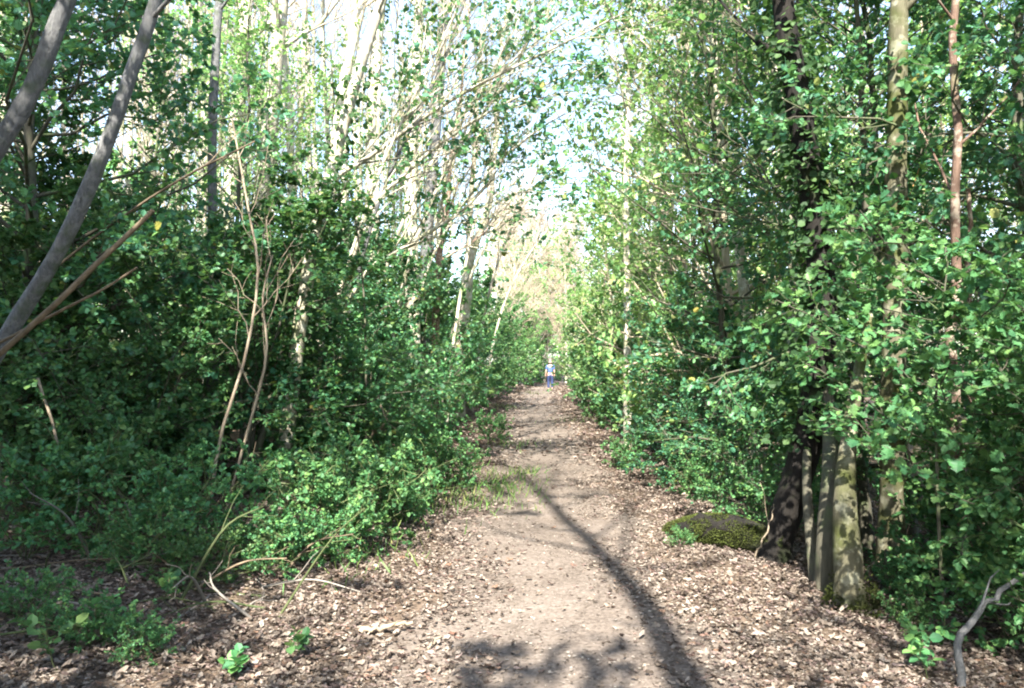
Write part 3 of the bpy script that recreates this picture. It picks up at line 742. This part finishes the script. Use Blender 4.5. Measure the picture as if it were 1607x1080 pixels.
pixel_tree('thin reddish flaking trunk standing straight in the right thicket', [(1530, 950, 5.9), (1508, 800, 5.85), (1496, 690, 5.8), (1499, 600, 5.75), (1490, 540, 5.8), (1502, 420, 5.85), (1497, 330, 5.8), (1504, 200, 5.8), (1494, 90, 5.85), (1500, 0, 5.8)], .09, .055, 8, 135, M_RED, M_STEM, n1=7, n2=4, n3=3, n4=2, low=.35, ratio=.14)
pixel_tree('short thin reddish stem right of the reddish trunk', [(1545, 930, 6.2), (1538, 800, 6.2), (1532, 700, 6.2), (1530, 620, 6.2)], .06, .035, 3, 136, M_RED, M_STEM, n1=5, low=.5)
pixel_tree('slender cream trunk showing through the middle of the right foliage', [(1185, 640, 11), (1165, 430, 11), (1148, 320, 11), (1130, 230, 11), (1120, 80, 11)], .16, .11, 9, 137, M_BARK, M_TWIG, low=.5, n1=10)
pixel_tree('slender cream trunk beside the top of the dark ivy clad trunk', [(1240, 640, 9.5), (1245, 400, 9.5), (1228, 200, 9.5), (1215, 100, 9.5), (1205, -20, 9.5)], .13, .1, 9, 138, M_BARK, M_TWIG, low=.5, n1=10)
pixel_tree('pale thin trunk at the sky gap edge of the right foliage', [(985, 560, 15), (983, 330, 15), (985, 180, 15), (990, 60, 15)], .14, .1, 12, 139, M_BARK, M_TWIG, low=.4, n1=12)
# the nearest trunk, with a mossy foot
ft = pixel_tree('pale mossy trunk with a flared mossy foot, nearest of the close right trunks', [(1338, 985, 5.35), (1331, 880, 5.3), (1326, 790, 5.35), (1330, 700, 5.5), (1352, 560, 5.9), (1375, 450, 6.3)], .23, .05, 4, 141, M_MOSSY, M_STEM, n1=5, n2=4, n3=3, low=.55)
def foot_moss(root):
    rg = rngof(61); mt = MB(); n = 1600
    a = rg.uniform(0, 6.283, n); z = np.abs(rg.normal(0, .09, n)); rr = .165 - np.minimum(z, .2) * .3 + rg.uniform(0, .03, n) + .03 * np.sin(4 * a + 1)
    out = np.stack([np.cos(a), np.sin(a), np.zeros(n)], -1)
    leaves(mt, out * rr[:, None] + np.array([0, 0, 1.]) * (z - .02)[:, None], out + np.array([0, 0, .8]) + rg.normal(0, .5, (n, 3)), out + rg.normal(0, .5, (n, 3)), .02, DIAM, 1.2)
    mt.build('moss', M_MOSS, root)
foot_moss(ft)

# mossy log
def mossy_log():
    a, b = G(1085, 858), G(1215, 885)
    rg = rngof(62); n, S = 26, 22
    g = (a + b) / 2; g[2] = hz(g[0], g[1])
    line = resample([a + [-.1, .5, .02], a * .6 + b * .4 + [.02, .15, .16], b + [.12, .05, .15]], n) - g
    s = np.linspace(0, 1, n)
    r = .11 * (.35 + .65 * np.sin(np.clip(s * 1.1 + .08, 0, 1) * math.pi) ** .6) + .05 * s
    th = np.linspace(0, 2 * math.pi, S, endpoint=False)
    rip = 1 + .18 * np.sin(th[None] * 2 + s[:, None] * 7) + .10 * np.sin(th[None] * 3 + s[:, None] * 15) + .08 * np.sin(th[None] * 5 - s[:, None] * 17 + 1) + .05 * rg.normal(0, 1, (n, S))
    root = thing('mossy_log', 'moss covered log lying at the right path edge by the dark trunk', 'log', g)
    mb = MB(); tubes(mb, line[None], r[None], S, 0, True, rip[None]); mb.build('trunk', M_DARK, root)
    mt = MB(); m = 26000
    t = rg.uniform(0, 1, m); i = np.clip((t * (n - 1)).astype(int), 0, n - 2)
    T = unit(np.gradient(line, axis=0)); A = unit(np.cross(T, np.array([0, 0, 1.]))); B = np.cross(T, A)
    an = rg.uniform(0, 6.283, m)
    k = (np.sin(an * 2 + t * 11) + np.sin(t * 23 + an * 3) > -1.8)
    t, i, an = t[k], i[k], an[k]
    out = np.cos(an)[:, None] * A[i] + np.sin(an)[:, None] * B[i]
    f = (t * (n - 1) - i)[:, None]
    q = line[i] * (1 - f) + line[i + 1] * f + out * (np.interp(t, s, r) * (1.03 + rg.uniform(-.02, .07, len(t))))[:, None]
    leaves(mt, q, out + rg.normal(0, .6, q.shape), rg.normal(0, 1, q.shape), rg.uniform(.007, .02, len(t)), DIAM, .9)
    mt.build('moss', M_MOSS, root)
mossy_log()

# holly sprays in front of the trunks on the right
rg = rngof(70)
def spray_holly():
    g = np.array([2.72, 4.95, 0]); g[2] = hz(g[0], g[1])
    root = thing('holly_sapling', 'bright spiny holly sapling spreading its sprays before the mossy footed trunk', 'holly', g)
    tr, cr = MB(), MB()
    T = resample([(0, 0, -.03), (-.06, -.05, .9), (-.02, .02, 1.7), (.05, 0, 2.4)], 10)[None]; rt = np.linspace(.013, .005, 10)[None]
    tubes(tr, T, rt, 7)
    b1, r1 = sprout(T, rt, 26, rg, .3, 1, 76, 12, length=lambda t: .95 * (1.2 - .5 * t), up=.12, K=6, rr=.45, azi=lambda t: rg.uniform(0, 6.28, t.shape))
    tubes(tr, b1, np.maximum(r1, .004), 5)
    b2, r2 = sprout(b1, r1, 7, rg, .2, 1, 48, 12, ratio=.45, up=.03, K=4, flat=.7); tubes(cr, b2, np.maximum(r2, .002), 3, 0)
    b3, r3 = sprout(b2, r2, 3, rg, .2, 1, 45, 12, ratio=.5, up=0, K=3, flat=.7); tubes(cr, b3, np.maximum(r3, .0015), 3, 0)
    leaves_on(cr, b3, r3, 5, rg, .056, HOLLY, mat=1); leaves_on(cr, b2, r2, 6, rg, .056, HOLLY, mat=1)
    tr.build('trunk', M_STEM, root); cr.build('crown', [M_STEM, M_LOW], root)
spray_holly()

# saplings on the left
def sapling(label, pts, w0, w1, seed, twigs=3, mat=M_DEAD, name='sapling', cat='sapling', group=None, rooted=True, tl=.5):
    rg = rngof(seed); line = px_line(pts, 14)
    base = line[0].copy()
    if rooted: base[2] = hz(base[0], base[1]); line[0] = base - np.array([0, 0, .02])
    root = thing(name, label, cat, base, group)
    T = (line - base)[None]; R = np.linspace(w0 / 2, w1 / 2, 14)[None]
    tr = MB(); tubes(tr, T, R, 7, 0, True); tr.build('stem', mat, root)
    if twigs:
        b, r = sprout(T, R, twigs, rg, .35, 1, 38, 10, length=lambda t: np.full(t.shape, tl), up=.15, K=5, rr=.55)
        for i in range(len(b)):
            tw = MB(); tubes(tw, b[i:i + 1], np.maximum(r[i:i + 1], .003), 4)
            b2, r2 = sprout(b[i:i + 1], np.maximum(r[i:i + 1], .003), 3, rg, .2, 1, 40, 10, ratio=.5, up=.1, K=3, rr=.6); tubes(tw, b2, np.maximum(r2, .002), 3)
            tw.build('twig', mat, root)
    return root
GS = 'slim stems leaning out of the left thicket'
sapling('thin pale sapling leaning right, first of the close pair at the litter edge', [(324, 838, 7.0), (345, 690, 7.0), (385, 560, 7.0), (405, 430, 7.0), (390, 330, 7.1), (365, 190, 7.2)], .036, .016, 201, 7, M_DEAD, group=GS)
sapling('thin pale sapling leaning right, second of the close pair and forked at its top', [(350, 815, 7.2), (385, 690, 7.1), (418, 560, 7.0), (412, 470, 7.0), (428, 400, 7.0)], .032, .014, 202, 7, M_DEAD, group=GS)
sapling('thick tan dead pole slanting across the dark holly', [(-190, 720, 4.6), (60, 502, 4.5), (140, 425, 4.5), (215, 355, 4.5), (240, 330, 4.5)], .036, .026, 203, 0, M_STEM2, 'dead_pole', 'dead branch', GS)
sapling('thin tan dead stick slanting below the thick tan pole', [(-120, 600, 4.7), (95, 488, 4.6), (160, 455, 4.6), (215, 420, 4.6)], .02, .013, 204, 0, M_STEM2, 'dead_pole', 'dead branch', GS)
sapling('long tan dead branch slanting toward the ivy flecked trunk', [(-120, 640, 7.0), (60, 445, 6.9), (200, 335, 6.8), (300, 272, 6.7), (360, 242, 6.7), (400, 222, 6.7)], .028, .014, 205, 2, M_STEM2, 'dead_pole', 'dead branch', GS)
sapling('dark crooked twig stem hanging in front of the ivy flecked trunk', [(575, 640, 9), (572, 480, 9), (560, 360, 9), (545, 280, 9)], .025, .015, 206, 3, M_STEM, 'sapling', 'sapling', GS)

# dead branches on the ground
GF = 'dead branches and stems lying in the litter'
def fallen(label, pts, w0, w1, seed, twigs=2, mat=M_DEAD, tl=.35):
    line = px_line(pts, 14)
    z = height(line[:, 0], line[:, 1]); line[:, 2] = np.maximum(line[:, 2], z + w1 / 2)
    k = int(np.argmin(line[:, 2] - z)); base = line[k].copy(); base[2] = z[k]
    line[k, 2] = z[k] + w0 * .3
    rg = rngof(seed)
    root = thing('fallen_branch', label, 'dead branch', base, GF)
    T = (line - base)[None] + rg.normal(0, .008, (1, 14, 3)); R = np.linspace(w0 / 2, w1 / 2, 14)[None]
    st = MB(); tubes(st, T, R, 7, 0, True); st.build('stem', mat, root)
    if twigs:
        b, r = sprout(T, R, twigs, rg, .3, 1, 35, 10, length=lambda t: np.full(t.shape, tl), up=.1, K=5, rr=.55)
        for i in range(len(b)):
            tw = MB(); tubes(tw, b[i:i + 1], np.maximum(r[i:i + 1], .0025), 4); tw.build('twig', mat, root)
fallen('long pale stem arching across from the left border', [(-60, 815, 6.4), (45, 832, 6.3), (110, 850, 6.3), (190, 853, 6.3), (280, 885, 6.2), (380, 905, 6.0)], .03, .014, 301, 3)
fallen('curved stem sweeping down out of the dark holly', [(60, 590, 6.6), (90, 700, 6.5), (130, 775, 6.4), (200, 830, 6.3), (262, 862, 6.2)], .026, .016, 302, 2)
fallen('grey dead stick propped on the arching stems', [(55, 945, 5.4), (120, 905, 5.7), (190, 852, 6.1)], .02, .012, 303, 1)
fallen('short dead stick standing under the crossing stems', [(172, 930, 5.6), (190, 890, 5.8), (205, 845, 6.1)], .018, .012, 304, 0)
fallen('second short dead stick standing under the crossing stems', [(228, 935, 5.5), (222, 890, 5.8), (212, 850, 6.1)], .018, .012, 305, 0)
fallen('green bramble stem arching low between litter and holly', [(215, 862, 6.2), (290, 862, 6.3), (370, 893, 6.0), (420, 915, 5.7)], .014, .008, 306, 2, M_GREENSTEM)
fallen('yellow green stem lying at the edge of the sunlit litter', [(330, 940, 5.3), (400, 910, 5.6), (450, 880, 6.0)], .014, .008, 307, 1, M_GREENSTEM)
fallen('straight dead stick lying across the shaded litter', [(262, 1015, 4.55), (340, 935, 5.35), (400, 875, 6.1), (440, 830, 6.8)], .016, .009, 308, 2, M_GREYDEAD)
fallen('broken cream branch sticking out of the low bright holly', [(517, 760, 9.6), (555, 712, 9.1), (585, 680, 8.8), (605, 660, 8.7), (592, 620, 8.7)], .05, .02, 309, 3, M_DEAD, .3)
fallen('thick dead branch lying on the litter left of the path', [(565, 990, 4.7), (600, 985, 4.75), (650, 978, 4.8)], .04, .02, 310, 1, M_DEAD, .15)
fallen('thin cream stick lying beside the path centre', [(668, 1018, 4.5), (683, 1005, 4.6), (692, 998, 4.7)], .014, .01, 311, 0)
fallen('dark broken stick in the bottom left litter', [(230, 1048, 4.2), (270, 1045, 4.2), (310, 1046, 4.2)], .03, .02, 312, 0, M_GREY)
fallen('forked grey branch arching in the bottom right corner', [(1510, 1075, 4.1), (1500, 1010, 4.25), (1545, 955, 4.4), (1580, 920, 4.5), (1660, 865, 4.7)], .045, .025, 313, 4, M_GREY)
fallen('yellowish stem arching over the hollow behind the mossy footed trunk', [(1370, 965, 5.4), (1400, 953, 5.4), (1440, 955, 5.5), (1490, 962, 5.5)], .018, .012, 314, 1, M_GREENSTEM)
fallen('tan stick leaning behind the mossy footed trunk', [(1358, 895, 6.2), (1395, 868, 6.5), (1440, 848, 6.8)], .024, .014, 315, 1)
fallen('thin pale stick lying across the foot of the reddish trunk', [(1480, 920, 5.6), (1530, 928, 5.5), (1575, 940, 5.3)], .016, .01, 316, 2, M_GREYDEAD)
fallen('small pale stick leaning against the mossy log', [(1185, 870, 6.4), (1205, 830, 6.4), (1215, 790, 6.5)], .016, .01, 317, 1)

rgt = rngof(55)
for k in range(44):
    px, py = rgt.uniform(-30, 460), rgt.uniform(800, 990)
    g0 = G(px, py); a = rgt.uniform(0, 6.28); ln = rgt.uniform(.4, 1.5); el = rgt.uniform(0, 1.1) if k % 2 else rgt.uniform(0, .15)
    q = [g0 + np.array([0, 0, .01]), g0 + ln * .5 * np.array([math.cos(a) * math.cos(el), .4 * math.sin(a), math.sin(el)]) + [0, 0, .03], g0 + ln * np.array([math.cos(a) * math.cos(el), .4 * math.sin(a), math.sin(el) * .8]) + rgt.normal(0, .06, 3)]
    line = resample(q, 10); line[:, 2] = np.maximum(line[:, 2], height(line[:, 0], line[:, 1]) + .008)
    mb = MB(); T = (line - g0)[None]; R = np.linspace(.009, .003, 10)[None] * rgt.uniform(.7, 1.4)
    tubes(mb, T, R, 6, 0, True)
    b, r = sprout(T, R, 3, rgt, .3, 1, 38, 10, ratio=.35, up=.1, K=4, rr=.6); tubes(mb, b, np.maximum(r, .002), 4)
    st = mb.build('dead_stick', [M_GREYDEAD, M_STEM2, M_GREENSTEM][k % 3]); st.location = g0
    tag(st, 'thin dead stick in the tangle on the shaded litter under the left hollies', 'dead branch', 'dead sticks tangled under the left hollies')

# dead curled leaf caught in the right foliage
mb = MB(); g = P(1425, 312, 6.4)
leaves(mb, np.zeros((2, 3)), np.array([[-.3, 0, -1.], [.1, .2, -1]]), np.array([[.3, -1, .2], [-.4, -1, .1]]), np.array([.17, .12]), DRY, 1.0)
tubes(mb, np.array([[0, 0, 0], [.07, .05, .12], [.2, .2, .3]]), np.array([.003, .003, .004]), 5)
M_ORANGE = leaf_mat('orange dead leaf', [(0, (.42, .16, .07)), (1, (.5, .2, .09))], .6, .3, 1.0, .3, (.5, .2, .08))
dl = mb.build('dead_leaf', M_ORANGE); dl.location = g
tag(dl, 'orange dead leaf caught on a twig high in the right foliage', 'leaf')

# ------------------------------------------------------------------ the wood behind
B1 = bare('bare_tree', 'x', 'tree', 31, 16, .13, 18, 6, 5, 3, low=.4, ratio=.2, ang=30)
B2 = bare('bare_tree', 'x', 'tree', 32, 14, .10, 18, 6, 5, 3, lean=.1, low=.35, ratio=.2, ang=30)
B3 = bare('bare_tree', 'x', 'tree', 33, 18, .14, 16, 6, 5, 3, lean=.03, low=.5, ratio=.2, ang=28)
B4 = bare('bare_tree', 'x', 'tree', 34, 9, .06, 26, 7, 5, 4, lean=.12, low=.1, ang=45)
B5 = bare('bare_tree', 'x', 'tree', 35, 17, .085, 10, 5, 4, 3, lean=.03, low=.55, ratio=.12, ang=24)
rg = rngof(90)
def wood(n, xr, yr, label, group, stands, mind, smul=1.0, gap=4.2):
    placed = []
    tries = 0
    while len(placed) < n and tries < 6000:
        tries += 1
        x, y = rg.uniform(*xr), yr[0] + (yr[1] - yr[0]) * rg.random() ** .8
        if abs(x - path_x(y)) < gap: continue
        if any((x - a) ** 2 + (y - b) ** 2 < mind ** 2 for a, b in placed): continue
        if abs(x) / max(y, 1) > .75: continue
        placed.append((x, y))
        st = stands[rg.integers(len(stands))]
        st.put(x, y, rg.uniform(0, 6.28), smul * rg.uniform(.8, 1.15), label, group)
wood(34, (-26, -3.5), (15, 46), 'pale bare trunk among the many filling the wood behind the left hollies', 'bare trees of the wood on the left', [B1, B2, B3, B4], 1.5)
wood(34, (4.5, 26), (13, 46), 'pale bare trunk half hidden in the wood behind the right thicket', 'bare trees of the wood on the right', [B1, B2, B3, B4], 2.0)
wood(46, (-15, -2), (14, 42), 'slim straight pale trunk in the close rank behind the left hollies', 'slim trunks of the wood on the left', [B5], 1.0, 1.0, 3.2)
wood(26, (-10, -1.5), (14, 30), 'slim straight pale trunk in the close rank behind the left hollies', 'slim trunks of the wood on the left', [B5], .7, .9, 2.9)
rg2 = rngof(91)
k = 0
while k < 46:
    x, y = rg2.uniform(-40, 50), rg2.uniform(48, 105)
    if abs(x - path_x(y)) < 2.5: continue
    [B1, B2, B3, B4, B4][rg2.integers(5)].put(x, y, rg2.uniform(0, 6.28), rg2.uniform(.7, 1.0), 'faint bare tree in the distant wood beyond the end of the path', 'distant bare trees')
    k += 1

B6 = bare('bare_tree', 'x', 'tree', 36, 12, .09, 34, 8, 6, 4, lean=.06, low=.15, ang=34, thin=.007)
for k, (x, y, q) in enumerate([(-.6, 47, .9), (.6, 53, 1.0), (1.4, 60, 1.05), (4.0, 57.5, .9), (2.2, 67, 1.15), (4.4, 72, 1.2), (-.8, 58, 1.0), (5.2, 58, 1.0), (3.3, 86, 1.4), (0.6, 76, 1.25)]):
    B6.put(x, y, k * 2.2, q, 'dense twiggy bare tree at the end of the path', 'twiggy bare trees closing the end of the path')
for x, y, q in [(1.2, 64, 1.1), (2.7, 69, 1.15), (4.2, 66, 1.05), (-.3, 71, 1.2), (3.4, 79, 1.3), (5.6, 84, 1.25), (1.6, 86, 1.3), (.2, 95, 1.3), (7, 97, 1.3)]:
    [B2, B4, B1][int(y) % 3].put(x, y, x * 3 + y, q * (1.4 if int(y) % 3 == 1 else 1), 'faint bare tree in the distant wood beyond the end of the path', 'distant bare trees')
# the tree behind the viewpoint whose trunk shadow lies along the path
line = resample([(.6, -3, -.05), (.35, -3, 3.3), (-.21, -3, 7.6), (-.67, -3, 10.1), (-1.64, -3, 13.75), (-2.3, -3, 16)], 16)
b = np.array([.6, -3, 0]); b[2] = hz(.6, -3)
bare('bare_tree', 'tree behind the viewpoint whose long shadow falls along the path', 'tree', 140, line=line - np.array([.6, -3, 0]), rad=np.linspace(.15, .05, 16), loc=b, low=.55, n1=16, n2=6, n3=4, n4=0, mat=M_GREY)

# ------------------------------------------------------------------ the walker
def walker():
    g = np.array([2.18, 44.5, 0]); g[2] = hz(g[0], g[1]) + .01
    root = thing('person', 'person in pale blue top and dark jeans walking away down the path', 'person', g)
    def skin(name, verts, edges, radii, mat, parent, rootv=0, sub=2):
        me = bpy.data.meshes.new(name); me.from_pydata(verts, edges, [])
        o = bpy.data.objects.new(name, me); COL.objects.link(o); o.parent = parent
        me.materials.append(mat)
        md = o.modifiers.new('skin', 'SKIN'); md.use_smooth_shade = True
        for i, sv in enumerate(me.skin_vertices[0].data):
            r = radii[i]; sv.radius = (r, r) if not isinstance(r, tuple) else r
            sv.use_root = (i == rootv)
        ss = o.modifiers.new('sub', 'SUBSURF'); ss.levels = sub; ss.render_levels = sub
        return o
    m_skin = plain('skin', (.55, .34, .26), .5); m_hair = plain('brown grey hair', (.10, .075, .06), .6)
    m_top = plain('pale blue cloth', (.055, .095, .215), .9); m_jean = plain('dark denim', (.018, .03, .085), .9); m_shoe = plain('brown shoes', (.16, .09, .07), .6)
    v = [(0, 0, .95), (0, 0, 1.15), (0, -.01, 1.38), (0, 0, 1.47), (0, .015, 1.55), (0, .03, 1.66),
         (-.18, 0, 1.40), (-.24, .0, 1.12), (-.25, .08, .88), (-.25, .12, .78),
         (.18, 0, 1.40), (.23, .0, 1.12), (.24, .05, .88), (.24, .08, .78),
         (-.09, 0, .9), (-.10, .06, .5), (-.10, -.02, .09), (-.10, .12, .04),
         (.09, 0, .9), (.10, .02, .5), (.10, -.12, .12), (.10, .02, .04)]
    e = [(0, 1), (1, 2), (2, 3), (3, 4), (4, 5), (2, 6), (6, 7), (7, 8), (8, 9), (2, 10), (10, 11), (11, 12), (12, 13), (0, 14), (14, 15), (15, 16), (16, 17), (0, 18), (18, 19), (19, 20), (20, 21)]
    r = [(.13, .1), (.125, .09), (.14, .1), .055, .085, .085, .055, .042, .03, .028, .055, .042, .03, .028, .085, .058, .04, .035, .085, .058, .04, .035]
    body = skin('body', v, e, r, m_skin, root)
    skin('top', [(0, 0, .93), (0, 0, 1.15), (0, -.01, 1.37), (0, 0, 1.45), (-.18, 0, 1.40), (-.23, 0, 1.16), (.18, 0, 1.40), (.22, 0, 1.16)],
         [(0, 1), (1, 2), (2, 3), (2, 4), (4, 5), (2, 6), (6, 7)], [(.17, .13), (.16, .12), (.165, .12), .07, .075, .065, .075, .065], m_top, body)
    skin('jeans', [(0, 0, .97), (0, 0, .9), (-.095, 0, .84), (-.10, .06, .5), (-.10, -.02, .12), (.095, 0, .84), (.10, .02, .5), (.10, -.11, .14)],
         [(0, 1), (1, 2), (2, 3), (3, 4), (1, 5), (5, 6), (6, 7)], [(.165, .125), (.17, .13), .105, .08, .07, .105, .08, .07], m_jean, body, 1)
    skin('hair', [(0, -.02, 1.56), (0, 0, 1.66), (0, .03, 1.71)], [(0, 1), (1, 2)], [.11, .125, .1], m_hair, body, 1)
    for a, bb in (((-.10, -.04, .05), (-.10, .15, .035)), ((.10, -.14, .09), (.10, .05, .035))):
        skin('shoe', [a, tuple((np.array(a) + np.array(bb)) / 2), bb], [(0, 1), (1, 2)], [.048, .05, .042], m_shoe, body, 1)
walker()
